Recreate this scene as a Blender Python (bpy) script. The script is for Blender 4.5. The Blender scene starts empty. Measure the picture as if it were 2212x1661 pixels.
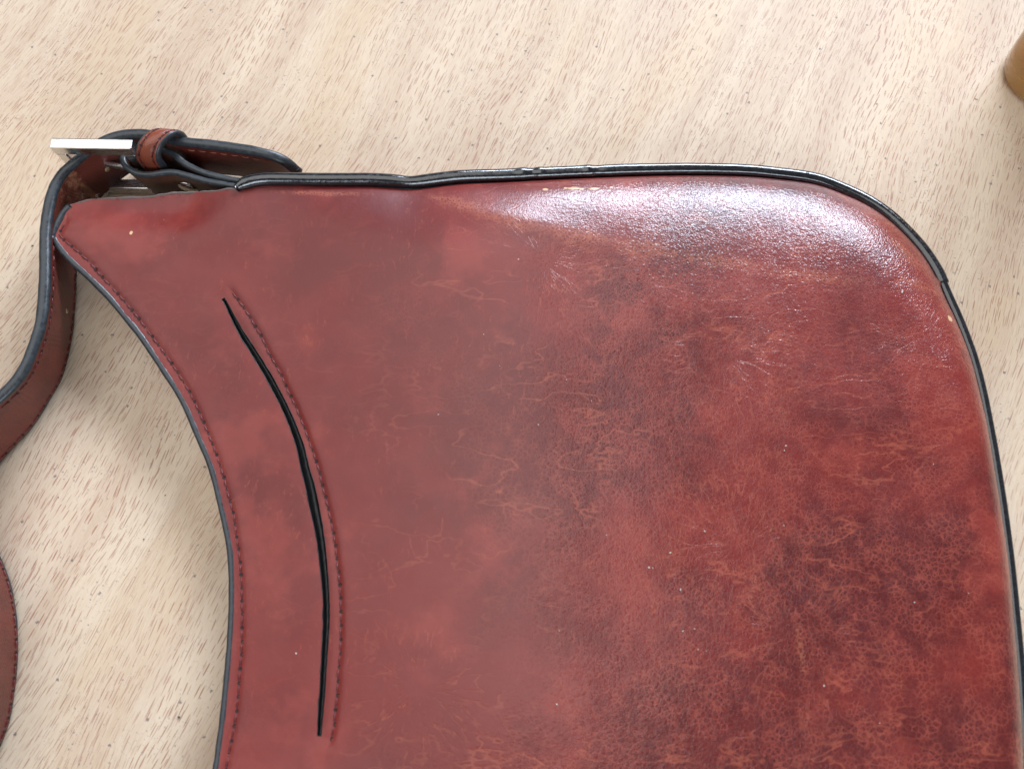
import bpy, bmesh, math, random
import numpy as np
from mathutils import Vector, Matrix
from mathutils.geometry import delaunay_2d_cdt
from mathutils.bvhtree import BVHTree

random.seed(7); rng = np.random.default_rng(7)
sc = bpy.context.scene
COL = sc.collection

# ------------------------------------------------------------------ camera
H, TH, FPX = 0.205, math.radians(17.0), 1700.0
cam = bpy.data.objects.new('camera', bpy.data.cameras.new('camera')); COL.objects.link(cam)
cam.location = (0, 0, H); cam.rotation_euler = (TH, 0, 0)
cam.data.sensor_fit = 'HORIZONTAL'; cam.data.sensor_width = 36.0
cam.data.lens = 36.0 * FPX / 2212.0
cam.data.clip_start = 0.01; cam.data.clip_end = 50
cam.data.dof.use_dof = True; cam.data.dof.focus_distance = 0.218; cam.data.dof.aperture_fstop = 15.0
sc.camera = cam

# ------------------------------------------------------------------ light
w = bpy.data.worlds.new('World'); sc.world = w; w.use_nodes = True
bg = w.node_tree.nodes['Background']; bg.inputs[0].default_value = (0.92, 0.95, 1.0, 1); bg.inputs[1].default_value = 0.14

def area(name, loc, target, sx, sy, power, col):
    l = bpy.data.lights.new(name, 'AREA'); l.shape = 'RECTANGLE'; l.size = sx; l.size_y = sy
    l.energy = power; l.color = col
    o = bpy.data.objects.new(name, l); COL.objects.link(o); o.location = loc
    o.rotation_euler = (Vector(target) - Vector(loc)).to_track_quat('-Z', 'Y').to_euler()
    return o
area('window_light', (0.66, 1.62, 0.90), (0, 0.05, 0), 1.35, 0.42, 66.0, (0.74, 0.84, 1.0))
area('ceiling_light', (-1.22, 0.70, 2.1), (-1.22, 0.70, 0), 3.0, 2.4, 43.0, (1.0, 0.985, 0.965))
area('side_window_light', (0.45, -1.55, 0.95), (0, 0.05, 0), 1.1, 0.8, 20.0, (0.78, 0.89, 1.0))

vs = sc.view_settings
vs.view_transform = 'Standard'; vs.look = 'None'; vs.exposure = 0.0; vs.gamma = 1.0; vs.use_curve_mapping = False
sc.cycles.max_bounces = 8; sc.cycles.transmission_bounces = 8; sc.cycles.use_adaptive_sampling = True; sc.cycles.adaptive_threshold = 0.02

# ------------------------------------------------------------------ helpers
MM = 0.001
ct, st = math.cos(TH), math.sin(TH)
def up(u, v, z):
    """point in mm of photo position (u, v) at height z (mm)"""
    x = (u - 1106.0) / FPX; y = -(v - 830.0) / FPX
    d = np.array([x, y * ct + st, y * st - ct])
    t = (z - H * 1000) / d[2]
    return np.array([d[0] * t, d[1] * t, z])
def ups(pts):
    return np.array([up(*p) for p in pts])

def catmull(P, step=1.0, closed=False):
    P = np.asarray(P, float); n = len(P); out = []
    rngi = range(n if closed else n - 1)
    for i in rngi:
        if closed: p0, p1, p2, p3 = P[i - 1], P[i], P[(i + 1) % n], P[(i + 2) % n]
        else:
            p1, p2 = P[i], P[i + 1]
            p0 = P[i - 1] if i > 0 else 2 * p1 - p2
            p3 = P[i + 2] if i + 2 < n else 2 * p2 - p1
        m = max(2, int(np.linalg.norm(p2 - p1) / step * 2))
        for k in range(m):
            t = k / m
            # centripetal-like via plain catmull-rom
            out.append(0.5 * ((2 * p1) + (-p0 + p2) * t + (2 * p0 - 5 * p1 + 4 * p2 - p3) * t * t + (-p0 + 3 * p1 - 3 * p2 + p3) * t ** 3))
    if not closed: out.append(P[-1])
    return resample(np.array(out), step, closed)

def resample(P, step, closed=False):
    if closed: P = np.vstack([P, P[:1]])
    seg = np.linalg.norm(np.diff(P[:, :3], axis=0), axis=1); s = np.concatenate([[0], np.cumsum(seg)])
    n = max(2, int(round(s[-1] / step)) + 1); q = np.linspace(0, s[-1], n)
    R = np.stack([np.interp(q, s, P[:, k]) for k in range(P.shape[1])], axis=1)
    return R[:-1] if closed else R

def smooth_curve(P, it=3):
    P = P.copy()
    for _ in range(it): P[1:-1] = 0.25 * P[:-2] + 0.5 * P[1:-1] + 0.25 * P[2:]
    return P

def mesh_obj(name, verts, faces, mats, parent=None, smooth=True, mi=None, origin=None):
    me = bpy.data.meshes.new(name)
    V = np.asarray(verts, float) * MM
    if origin is not None: V = V - np.asarray(origin) * MM
    me.from_pydata([tuple(v) for v in V], [], [tuple(int(i) for i in f) for f in faces])
    for m in (mats if isinstance(mats, (list, tuple)) else [mats]): me.materials.append(m)
    if mi is not None: me.polygons.foreach_set('material_index', mi)
    if smooth: me.polygons.foreach_set('use_smooth', [True] * len(me.polygons))
    me.update()
    o = bpy.data.objects.new(name, me); COL.objects.link(o)
    if origin is not None: o.location = np.asarray(origin) * MM
    if parent is not None: o.parent = parent
    return o

def sweep(path, prof_fn, closed_path=False, cap=True, upv=(0, 0, 1)):
    """prof_fn(i, s) -> list of (a, b): a along side, b along up-ish normal"""
    P = np.asarray(path); n = len(P)
    if closed_path: T = np.roll(P, -1, 0) - np.roll(P, 1, 0)
    else: T = np.gradient(P, axis=0)
    T /= np.linalg.norm(T, axis=1)[:, None] + 1e-12
    V, F = [], []
    for i in range(n):
        u0 = np.asarray(upv[i] if np.ndim(upv) == 2 else upv, float)
        side = np.cross(T[i], u0); side /= np.linalg.norm(side) + 1e-12
        nn = np.cross(side, T[i])
        pr = prof_fn(i)
        for a, b in pr: V.append(P[i] + side * a + nn * b)
    m = len(pr)
    for i in range(n if closed_path else n - 1):
        j = (i + 1) % n
        for k in range(m):
            k2 = (k + 1) % m
            F.append((i * m + k, i * m + k2, j * m + k2, j * m + k))
    if cap and not closed_path:
        F.append(tuple(range(m))); F.append(tuple(range((n - 1) * m + m - 1, (n - 1) * m - 1, -1)))
    return V, F

def circ(r, m=12, ry=None):
    ry = r if ry is None else ry
    return [(r * math.cos(2 * math.pi * k / m), ry * math.sin(2 * math.pi * k / m)) for k in range(m)]

def empty(name, loc=(0, 0, 0)):
    o = bpy.data.objects.new(name, None); COL.objects.link(o); o.location = np.asarray(loc) * MM
    o.empty_display_size = 0.01
    return o
def tag(o, label=None, cat=None, kind=None, group=None):
    if label: o['label'] = label
    if cat: o['category'] = cat
    if kind: o['kind'] = kind
    if group: o['group'] = group
    return o

# ------------------------------------------------------------------ materials
class NT:
    def __init__(s, name):
        s.m = bpy.data.materials.new(name); s.m.use_nodes = True
        s.t = s.m.node_tree; s.n = s.t.nodes; s.l = s.t.links
        s.b = s.n['Principled BSDF']
    def put(s, sock, v):
        if isinstance(v, bpy.types.NodeSocket): s.l.new(v, sock)
        elif v is not None:
            if hasattr(sock, 'default_value'):
                try: sock.default_value = v
                except Exception: sock.default_value = (*v, 1) if len(v) == 3 else v
    def node(s, t, **kw):
        n = s.n.new(t)
        for k, v in kw.items(): setattr(n, k, v)
        return n
    def coord(s):
        c = s.node('ShaderNodeTexCoord').outputs['Object']
        return s.vm('SCALE', c, None, 1000.0)
    def vm(s, op, a, b=None, scale=None):
        n = s.node('ShaderNodeVectorMath', operation=op)
        s.put(n.inputs[0], a)
        if b is not None: s.put(n.inputs[1], b)
        if scale is not None: s.put(n.inputs['Scale'], scale)
        return n.outputs['Value'] if op in ('LENGTH', 'DISTANCE', 'DOT_PRODUCT') else n.outputs[0]
    def ma(s, op, a, b=None, c=None, clamp=False):
        n = s.node('ShaderNodeMath', operation=op, use_clamp=clamp)
        for i, v in enumerate((a, b, c)):
            if v is not None: s.put(n.inputs[i], v)
        return n.outputs[0]
    def noise(s, p, scale, detail=4, rough=0.55, dist=0.0, col=False):
        n = s.node('ShaderNodeTexNoise'); s.put(n.inputs['Vector'], p)
        n.inputs['Scale'].default_value = scale; n.inputs['Detail'].default_value = detail
        n.inputs['Roughness'].default_value = rough; n.inputs['Distortion'].default_value = dist
        return n.outputs['Color' if col else 'Fac']
    def vor(s, p, scale, feature='DISTANCE_TO_EDGE', out='Distance', rand=1.0):
        n = s.node('ShaderNodeTexVoronoi', feature=feature); s.put(n.inputs['Vector'], p)
        n.inputs['Scale'].default_value = scale; n.inputs['Randomness'].default_value = rand
        return n.outputs[out]
    def ramp(s, f, a, b, lo=0.0, hi=1.0):
        n = s.node('ShaderNodeMapRange', interpolation_type='SMOOTHSTEP'); s.put(n.inputs[0], f)
        n.inputs[1].default_value = a; n.inputs[2].default_value = b
        n.inputs[3].default_value = lo; n.inputs[4].default_value = hi
        return n.outputs[0]
    def mix(s, f, a, b, mode='MIX'):
        n = s.node('ShaderNodeMix', data_type='RGBA', blend_type=mode)
        s.put(n.inputs[0], f)
        for sk, v in ((n.inputs[6], a), (n.inputs[7], b)):
            if isinstance(v, tuple): sk.default_value = (*v, 1)
            else: s.l.new(v, sk)
        return n.outputs[2]
    def mapping(s, p, rot=(0, 0, 0), scale=(1, 1, 1), loc=(0, 0, 0)):
        n = s.node('ShaderNodeMapping'); s.put(n.inputs[0], p)
        n.inputs['Location'].default_value = loc; n.inputs['Rotation'].default_value = rot; n.inputs['Scale'].default_value = scale
        return n.outputs[0]
    def sep(s, p):
        n = s.node('ShaderNodeSeparateXYZ'); s.put(n.inputs[0], p); return n.outputs
    def bump(s, h, strength, dist):
        n = s.node('ShaderNodeBump'); s.put(n.inputs['Height'], h)
        s.put(n.inputs['Strength'], strength); n.inputs['Distance'].default_value = dist
        s.l.new(n.outputs[0], s.b.inputs['Normal']); s.l.new(n.outputs[0], s.b.inputs['Coat Normal'])
    def set(s, **kw):
        for k, v in kw.items(): s.put(s.b.inputs[k.replace('_', ' ')], v)

def blob_mask(N, p, items, soft=1.0, warp=None):
    """union of soft ellipses at given mm places: (x, y, rx, ry, angle)"""
    tot = None
    for (x, y, rx, ry, ang) in items:
        q = N.mapping(N.vm('SUBTRACT', p, (x, y, 0)), rot=(0, 0, -ang))
        q = N.vm('MULTIPLY', q, (1 / rx, 1 / ry, 0))
        d = N.vm('LENGTH', q)
        if warp is not None: d = N.ma('ADD', d, warp)
        m = N.ramp(d, 1.0, 1.0 - soft, 0, 1)
        tot = m if tot is None else N.ma('MAXIMUM', tot, m)
    return tot

def leather_panel():
    N = NT('red_leather'); p = N.coord()
    warp = N.vm('SCALE', N.vm('SUBTRACT', N.noise(p, 0.09, 3, col=True), (0.5, 0.5, 0.5)), None, 9.0)
    pw = N.vm('ADD', p, warp)
    warp2 = N.vm('SCALE', N.vm('SUBTRACT', N.noise(p, 0.55, 2, col=True), (0.5, 0.5, 0.5)), None, 0.5)
    pw2 = N.vm('ADD', pw, warp2)
    pc = N.vm('ADD', N.vm('ADD', p, N.vm('SCALE', warp, None, 0.22)), N.vm('SCALE', warp2, None, 0.8))
    # where the grain is drawn tight and grainy / smooth
    xyz = N.sep(p)
    gx = N.ramp(xyz[0], -30.0, 45.0, 0.0, 1.0)
    gy = N.ramp(xyz[1], -20.0, 60.0, 0.25, 0.0)
    gmask = N.ma('ADD', N.ma('MULTIPLY', gx, 0.85), N.ma('MULTIPLY', gy, gx))
    gn = N.noise(p, 0.035, 3)
    gmask = N.ma('ADD', gmask, N.ma('MULTIPLY', N.ma('SUBTRACT', gn, 0.5), 1.7), clamp=True)
    gmask = N.ma('MULTIPLY', gmask, N.ramp(xyz[0], -85.0, -15.0, 0.12, 1.0))
    # colour
    blot = N.ramp(N.noise(pw, 0.026, 4, 0.55), 0.38, 0.64)
    blot2 = N.ramp(N.noise(N.vm('ADD', pw, (31, 77, 5)), 0.045, 4, 0.55), 0.50, 0.70)
    bx = N.ramp(xyz[0], -30.0, 60.0, 0.48, 1.0)
    blot = N.ma('MULTIPLY', blot, bx); blot2 = N.ma('MULTIPLY', blot2, bx)
    base = N.mix(blot, (0.190, 0.0195, 0.0150), (0.086, 0.0085, 0.009))
    base = N.mix(N.ma('MULTIPLY', blot2, 0.5), base, (0.090, 0.011, 0.015))
    red_blot = N.ramp(N.noise(N.vm('ADD', p, (-40, 13, 60)), 0.05, 4, 0.6), 0.52, 0.70)
    base = N.mix(N.ma('MULTIPLY', red_blot, 0.55), base, (0.285, 0.040, 0.029))  # paler red mottling of the leather itself, scattered by noise
    # fine pebble grain: cell walls show lighter
    cells = N.vor(pc, 0.80); cells2 = N.vor(N.vm('ADD', pc, (9, 4, 2)), 1.6)
    peb = N.vor(pc, 0.80, 'F1')
    wall = N.ramp(cells, 0.15, 0.0); wall2 = N.ramp(cells2, 0.16, 0.0)
    wl = N.ma('MULTIPLY', N.ma('MAXIMUM', wall, N.ma('MULTIPLY', wall2, 0.55)), gmask)
    wlv = N.ramp(N.noise(p, 0.22, 3), 0.36, 0.62, 0.18, 1.0)
    base = N.mix(N.ma('MULTIPLY', N.ma('MULTIPLY', wl, wlv), 0.62), base, (0.335, 0.066, 0.043))
    # long tan creases
    def ridge(off, rot, sc_, scale, wdt):
        q = N.mapping(N.vm('ADD', pc, off), rot=(0, 0, rot), scale=sc_)
        return N.ramp(N.ma('ABSOLUTE', N.ma('SUBTRACT', N.noise(q, scale, 3, 0.5), 0.5)), wdt, 0.0)
    cm = N.ramp(N.noise(p, 0.045, 3), 0.48, 0.66)
    cm2 = N.ramp(N.noise(N.vm('ADD', p, (5, 90, 1)), 0.06, 3), 0.48, 0.66)
    c1 = N.ma('MULTIPLY', ridge((0, 0, 0), 0.45, (0.35, 1, 1), 0.11, 0.016), cm)
    c2 = N.ma('MULTIPLY', ridge((40, 11, 3), -1.0, (0.4, 1, 1), 0.16, 0.022), cm2)
    crease = N.ma('MULTIPLY', N.ma('MAXIMUM', c1, c2), N.ramp(xyz[0], -60.0, 10.0, 0.2, 1.0))
    # fans of wrinkles radiating from pinched spots
    for k, (u, v, rr) in enumerate([(1722, 1370, 30), (1165, 560, 22), (1560, 770, 26), (2000, 720, 24), (900, 1480, 22), (1600, 1180, 30)]):
        cc = up(u, v, 21)
        q = N.vm('SUBTRACT', pc, (cc[0], cc[1], 0)); qs = N.sep(q)
        rad = N.vm('LENGTH', N.vm('MULTIPLY', q, (1, 1, 0)))
        ang = N.ma('ARCTAN2', qs[1], qs[0])
        cb = N.node('ShaderNodeCombineXYZ'); N.put(cb.inputs[0], N.ma('MULTIPLY', ang, 2.6)); N.put(cb.inputs[1], N.ma('MULTIPLY', rad, 0.05)); cb.inputs[2].default_value = 3.7 * k
        fl = N.ramp(N.ma('ABSOLUTE', N.ma('SUBTRACT', N.noise(cb.outputs[0], 1.5, 3, 0.5), 0.5)), 0.022, 0.0)
        fl = N.ma('MULTIPLY', fl, N.ma('MULTIPLY', N.ramp(rad, 1.5, 6.0), N.ramp(rad, rr, rr * 0.3)))
        fl = N.ma('MULTIPLY', fl, N.ramp(N.noise(N.vm('ADD', p, (k * 9.0, 0, 0)), 0.12, 2), 0.40, 0.58))
        crease = N.ma('MAXIMUM', crease, fl)
    base = N.mix(N.ma('MULTIPLY', crease, 0.42), base, (0.40, 0.095, 0.052))
    # faint drawn streaks on the smooth side
    sp = N.mapping(pw2, rot=(0, 0, 0.12), scale=(1.0, 0.14, 1))
    streak = N.ramp(N.noise(sp, 1.1, 3, 0.7), 0.56, 0.72)
    streak = N.ma('MULTIPLY', streak, N.ramp(N.noise(p, 0.06, 2), 0.42, 0.62))
    base = N.mix(N.ma('MULTIPLY', streak, 0.34), base, (0.40, 0.085, 0.045))
    # scuffed, cracked bands along the pinched fold, worn tan chips by the piping
    fw = N.ma('MULTIPLY', N.ma('SUBTRACT', N.noise(p, 0.5, 3), 0.5), 1.3)
    def W(u, v, z=20): q = up(u, v, z); return q[0], q[1]
    items = []
    for (u, v, rx, ry, a) in [(1010, 440, 16, 3.4, -0.42), (1120, 478, 16, 4.0, -0.30), (1250, 510, 18, 3.4, -0.22), (1400, 540, 18, 3.4, -0.20), (1560, 570, 18, 3.2, -0.12), (1750, 600, 16, 3.0, -0.12), (960, 418, 7, 1.6, -0.2), (700, 405, 18, 1.2, 0.0), (1965, 540, 9, 3.0, -0.9), (1990, 615, 8, 2.6, -0.2), (1723, 1400, 1.1, 8, 0.05)]:
        x, y = W(u, v); items.append((x, y, rx, ry, a))
    fold = blob_mask(N, p, items, 0.9, fw)
    fcell = N.ramp(N.vor(N.vm('ADD', pc, (3, 3, 3)), 1.1), 0.26, 0.03)
    base = N.mix(N.ma('MULTIPLY', N.ma('MULTIPLY', fold, fcell), 0.36), base, (0.52, 0.17, 0.085))
    chips = []
    for (u, v, rx, ry) in [(1178, 409, .9, .5), (1222, 406, .6, .35), (1240, 407, 1.7, .6), (1256, 409, .8, .45), (1284, 408, 1.6, .5), (1320, 405, .5, .35), (284, 503, .45, .6), (2050, 690, .8, .9), (350, 470, .1, .1)]:
        x, y = W(u, v, 17); chips.append((x, y, rx, ry, 0))
    chip = blob_mask(N, p, chips, 0.25, N.ma('MULTIPLY', N.ma('SUBTRACT', N.noise(p, 1.6, 3), 0.5), 1.1))
    base = N.mix(chip, base, (0.66, 0.40, 0.22))
    rough = N.ramp(N.noise(p, 0.12, 4, 0.6), 0.3, 0.7, 0.36, 0.48)
    hgt = N.ma('MULTIPLY', N.ramp(peb, 0.62, 0.10), N.ma('ADD', N.ma('MULTIPLY', gmask, 0.55), 0.06))
    hgt = N.ma('ADD', hgt, N.ma('MULTIPLY', N.ramp(cells2, 0.0, 0.30), N.ma('ADD', N.ma('MULTIPLY', gmask, 0.45), 0.05)))
    hgt = N.ma('SUBTRACT', hgt, N.ma('MULTIPLY', crease, 0.45))
    hgt = N.ma('ADD', hgt, N.ma('MULTIPLY', N.noise(p, 0.9, 2), 0.25))
    N.set(Base_Color=base, Roughness=rough, Specular_IOR_Level=0.28)
    N.set(Coat_Weight=N.ramp(xyz[0], -60.0, 25.0, 0.35, 0.8), Coat_Roughness=N.ramp(xyz[0], -60.0, 25.0, 0.32, 0.17))
    N.bump(hgt, 0.55, 0.00010)
    return N.m

def leather_strap(name, c1, c2, rough=0.34, wear=None):
    N = NT(name); p = N.coord()
    f = N.ramp(N.noise(p, 0.12, 4, 0.6), 0.35, 0.68)
    base = N.mix(f, c1, c2)
    cells = N.vor(N.vm('ADD', p, N.vm('SCALE', N.noise(p, 0.5, 2, col=True), None, 1.2)), 1.3)
    base = N.mix(N.ma('MULTIPLY', N.ramp(cells, 0.12, 0.0), 0.16), base, (0.30, 0.09, 0.05))
    if wear:
        wn = N.ma('MULTIPLY', N.ma('SUBTRACT', N.noise(p, 0.6, 4, 0.7), 0.5), 2.6)
        m = blob_mask(N, p, wear, 0.8, wn)
        base = N.mix(N.ma('MULTIPLY', m, 0.75), base, (0.46, 0.20, 0.11))
    N.set(Base_Color=base, Roughness=rough, Specular_IOR_Level=0.5)
    N.bump(N.ma('ADD', N.ramp(cells, 0, 0.3), N.noise(p, 1.2, 3)), 0.35, 0.00006)
    return N.m

def black_paint(name, col, rough, bumpd=0.00006, specks=True, spec=0.5):
    N = NT(name); p = N.coord()
    n = N.noise(p, 0.9, 4, 0.6)
    base = N.mix(N.ramp(n, 0.35, 0.7), col, tuple(c * 1.6 for c in col))
    if specks:
        d = N.ramp(N.vor(p, 0.55, 'F1'), 0.13, 0.05); base = N.mix(N.ma('MULTIPLY', d, 0.35), base, (0.12, 0.12, 0.12))
    N.set(Base_Color=base, Roughness=N.ramp(n, 0.3, 0.7, rough - 0.06, rough + 0.1), Specular_IOR_Level=spec)
    N.bump(N.ma('ADD', n, N.ma('MULTIPLY', N.noise(p, 0.25, 2), 1.5)), 0.5, bumpd)
    return N.m

def plain(name, col, rough, metal=0.0, nscale=0.8, var=0.25, bumpd=None):
    N = NT(name); p = N.coord(); n = N.noise(p, nscale, 4)
    base = N.mix(n, tuple(c * (1 - var) for c in col), tuple(min(1, c * (1 + var)) for c in col))
    N.set(Base_Color=base, Roughness=rough, Metallic=metal)
    if bumpd: N.bump(n, 0.5, bumpd)
    return N.m

def metal_mat():
    N = NT('brushed_nickel'); p = N.coord()
    n = N.noise(N.mapping(p, scale=(0.2, 3, 3)), 1.2, 4)
    tar = N.ramp(N.noise(p, 0.35, 4, 0.6), 0.55, 0.75)
    base = N.mix(N.ma('MULTIPLY', tar, 0.5), (0.70, 0.69, 0.665), (0.50, 0.44, 0.35))
    N.set(Base_Color=base, Metallic=1.0, Roughness=N.ramp(n, 0.3, 0.7, 0.18, 0.34))
    N.bump(n, 0.15, 0.00003)
    return N.m

def wood_mat():
    N = NT('beech_laminate'); p = N.coord()
    a, b = up(200, 700, 0), up(513, 300, 0)
    gdir = math.atan2((up(7120 * .576, -8350 * .576, 0) - up(600, 600, 0))[1] * 0 + (b - a)[1], (b - a)[0])
    gdir = GRAIN
    g = N.mapping(p, rot=(0, 0, -gdir))                       # x = along the grain
    wv = N.vm('SCALE', N.vm('SUBTRACT', N.noise(N.vm('MULTIPLY', g, (0.012, 0.03, 1)), 1.0, 2, col=True), (0.5, 0.5, 0.5)), None, 14.0)
    wv = N.vm('MULTIPLY', wv, (0, 1, 0)); gw = N.vm('ADD', g, wv)
    # broad pale / pinkish growth bands
    band = N.noise(N.vm('MULTIPLY', gw, (0.006, 0.085, 0)), 1.0, 3, 0.55)
    band2 = N.noise(N.vm('MULTIPLY', N.vm('ADD', gw, (300, 70, 0)), (0.010, 0.030, 0)), 1.0, 2)
    base = N.mix(N.ramp(band, 0.34, 0.66), (0.665, 0.525, 0.380), (0.570, 0.420, 0.298))
    base = N.mix(N.ma('MULTIPLY', N.ramp(band2, 0.46, 0.66), 0.65), base, (0.610, 0.450, 0.295))
    fib = N.noise(N.vm('MULTIPLY', gw, (0.16, 2.2, 0)), 1.0, 3, 0.6)
    base = N.mix(N.ma('MULTIPLY', N.ramp(fib, 0.46, 0.66), 0.26), base, (0.72, 0.61, 0.49))
    base = N.mix(N.ma('MULTIPLY', N.ramp(fib, 0.48, 0.30), 0.22), base, (0.52, 0.37, 0.27))
    # short reddish flecks, each its own cell stretched along the grain
    def flecks(off, sx, sy, thr0, thr1, hl):
        q = N.vm('MULTIPLY', N.vm('ADD', gw, off), (sx, sy, 0))
        n = N.node('ShaderNodeTexVoronoi', feature='F1'); N.put(n.inputs['Vector'], q); n.inputs['Scale'].default_value = 1.0
        n.voronoi_dimensions = '2D'
        d = N.vm('SUBTRACT', q, n.outputs['Position'])
        s = N.sep(d)
        jag = N.ma('MULTIPLY', N.ma('SUBTRACT', N.noise(p, 2.2, 2), 0.5), 0.30)
        e = N.vm('LENGTH', N.vm('MULTIPLY', d, (1 / hl, 1 / 0.10, 0)))
        e = N.ma('ADD', e, jag)
        m = N.ramp(e, 1.2, 0.75)
        c = N.sep(n.outputs['Color'])
        return N.ma('MULTIPLY', m, N.ramp(c[0], thr0, thr1)), c[1]
    dens = N.ramp(N.noise(N.vm('MULTIPLY', gw, (0.012, 0.06, 0)), 1.0, 3), 0.34, 0.60, 0.40, 1.0)
    f1, r1 = flecks((0, 0, 0), 0.205, 0.82, 0.10, 0.50, 0.36)
    f2, r2 = flecks((41, 17, 0), 0.30, 1.05, 0.15, 0.70, 0.38)
    f3, r3 = flecks((13, 57, 0), 0.13, 0.60, 0.60, 0.75, 0.36)
    base = N.mix(N.ma('MULTIPLY', N.ma('MULTIPLY', f2, dens), 0.74), base, (0.42, 0.225, 0.155))
    base = N.mix(N.ma('MULTIPLY', N.ma('MULTIPLY', f1, dens), 0.86), base, (0.38, 0.185, 0.125))
    base = N.mix(N.ma('MULTIPLY', f3, 0.62), base, (0.36, 0.195, 0.135))
    # grime caught in the texture: grey specks, a few dark crumbs, pale scuffs
    def specks(scale, thr, size, off):
        q = N.vm('ADD', p, off)
        n = N.node('ShaderNodeTexVoronoi', feature='F1'); n.voronoi_dimensions = '2D'; N.put(n.inputs['Vector'], q); n.inputs['Scale'].default_value = scale
        d = N.ma('ADD', n.outputs['Distance'], N.ma('MULTIPLY', N.ma('SUBTRACT', N.noise(p, 2.5, 2), 0.5), 0.16))
        c = N.sep(n.outputs['Color'])
        return N.ma('MULTIPLY', N.ramp(d, size, size * 0.4), N.ramp(c[0], thr, thr + 0.05))
    gz = N.ramp(N.noise(p, 0.045, 4, 0.65), 0.44, 0.64, 0.12, 1.0)
    base = N.mix(N.ma('MULTIPLY', N.ma('MULTIPLY', specks(0.80, 0.35, 0.17, (3, 3, 0)), gz), 0.55), base, (0.30, 0.27, 0.24))
    base = N.mix(N.ma('MULTIPLY', N.ma('MULTIPLY', specks(0.40, 0.55, 0.13, (30, 8, 0)), gz), 0.70), base, (0.20, 0.18, 0.17))
    base = N.mix(N.ma('MULTIPLY', specks(0.13, 0.72, 0.065, (3, 70, 0)), 0.8), base, (0.13, 0.12, 0.12))
    smear = N.ma('MULTIPLY', N.ma('MULTIPLY', N.ramp(N.noise(N.vm('MULTIPLY', gw, (0.35, 1.1, 0)), 1.0, 4, 0.7), 0.62, 0.74), gz), 0.28)
    base = N.mix(smear, base, (0.40, 0.35, 0.31))
    pale = N.ramp(N.noise(N.vm('MULTIPLY', N.vm('ADD', gw, (9, 9, 0)), (0.16, 0.5, 0)), 1.0, 4, 0.65), 0.60, 0.76)
    base = N.mix(N.ma('MULTIPLY', pale, 0.25), base, (0.76, 0.68, 0.60))
    N.set(Base_Color=base, Roughness=N.ramp(fib, 0.3, 0.7, 0.46, 0.60), Specular_IOR_Level=0.32)
    h = N.ma('SUBTRACT', N.ma('MULTIPLY', fib, 0.8), N.ma('MAXIMUM', f1, f2))
    h = N.ma('ADD', h, N.ma('MULTIPLY', N.noise(p, 1.1, 3), 0.7))
    N.bump(h, 0.45, 0.00007)
    return N.m

# grain direction on the table (photo: dashes lean about 60 degrees)
_a, _b = up(900, 260, 0), up(900 + 62, 260 - 112, 0)
GRAIN = math.atan2(_b[1] - _a[1], _b[0] - _a[0])

M_LEATHER = leather_panel()
M_WOOD = wood_mat()
wear_pts = [(*up(u, v, z)[:2], rx, ry, 0.6) for u, v, z, rx, ry in [(152, 405, 13, 2.2, 2.6), (168, 392, 12.8, 1.6, 2.0), (150, 440, 9.5, 2.6, 3.0), (165, 425, 9, 2.4, 2.0), (135, 430, 12.5, 1.6, 3.0)]]
M_STRAP = leather_strap('strap_leather', (0.105, 0.019, 0.015), (0.150, 0.026, 0.019), 0.36, wear_pts)
M_KEEP = leather_strap('keeper_leather', (0.24, 0.060, 0.030), (0.19, 0.042, 0.024), 0.30)
M_EDGE = black_paint('edge_paint', (0.026, 0.030, 0.034), 0.33, spec=0.5)
M_PIPE = black_paint('piping_black', (0.009, 0.010, 0.012), 0.15, 0.00005, spec=1.0)
M_RAW = plain('raw_leather_edge', (0.13, 0.095, 0.085), 0.8, nscale=1.5, bumpd=0.0001)
M_THREAD = plain('maroon_thread', (0.115, 0.015, 0.015), 0.42, nscale=2.0)
M_HOLE = plain('needle_hole', (0.020, 0.004, 0.005), 0.7)
M_THREAD2 = plain('rust_thread', (0.26, 0.075, 0.045), 0.5, nscale=2.0)
M_LINING = plain('black_lining', (0.010, 0.011, 0.012), 0.48, nscale=1.4, var=0.6, bumpd=0.0003)
M_METAL = metal_mat()
M_BROWN = leather_strap('back_leather', (0.20, 0.030, 0.022), (0.13, 0.018, 0.015), 0.4)

# ------------------------------------------------------------------ table
def build_table():
    bm = bmesh.new()
    bmesh.ops.create_cube(bm, size=1.0)
    bmesh.ops.scale(bm, vec=(0.9, 0.8, 0.022), verts=bm.verts)
    bmesh.ops.bevel(bm, geom=bm.edges[:], offset=0.0015, segments=2, affect='EDGES')
    me = bpy.data.meshes.new('table_top'); bm.to_mesh(me); bm.free(); me.materials.append(M_WOOD)
    o = bpy.data.objects.new('table_top', me); COL.objects.link(o); 
    for v in me.vertices: v.co.z -= 0.011; v.co.y += 0.05
    tag(o, 'pale beech laminate table top with reddish flecks and grime', None, 'structure')
    return o
build_table()

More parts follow.
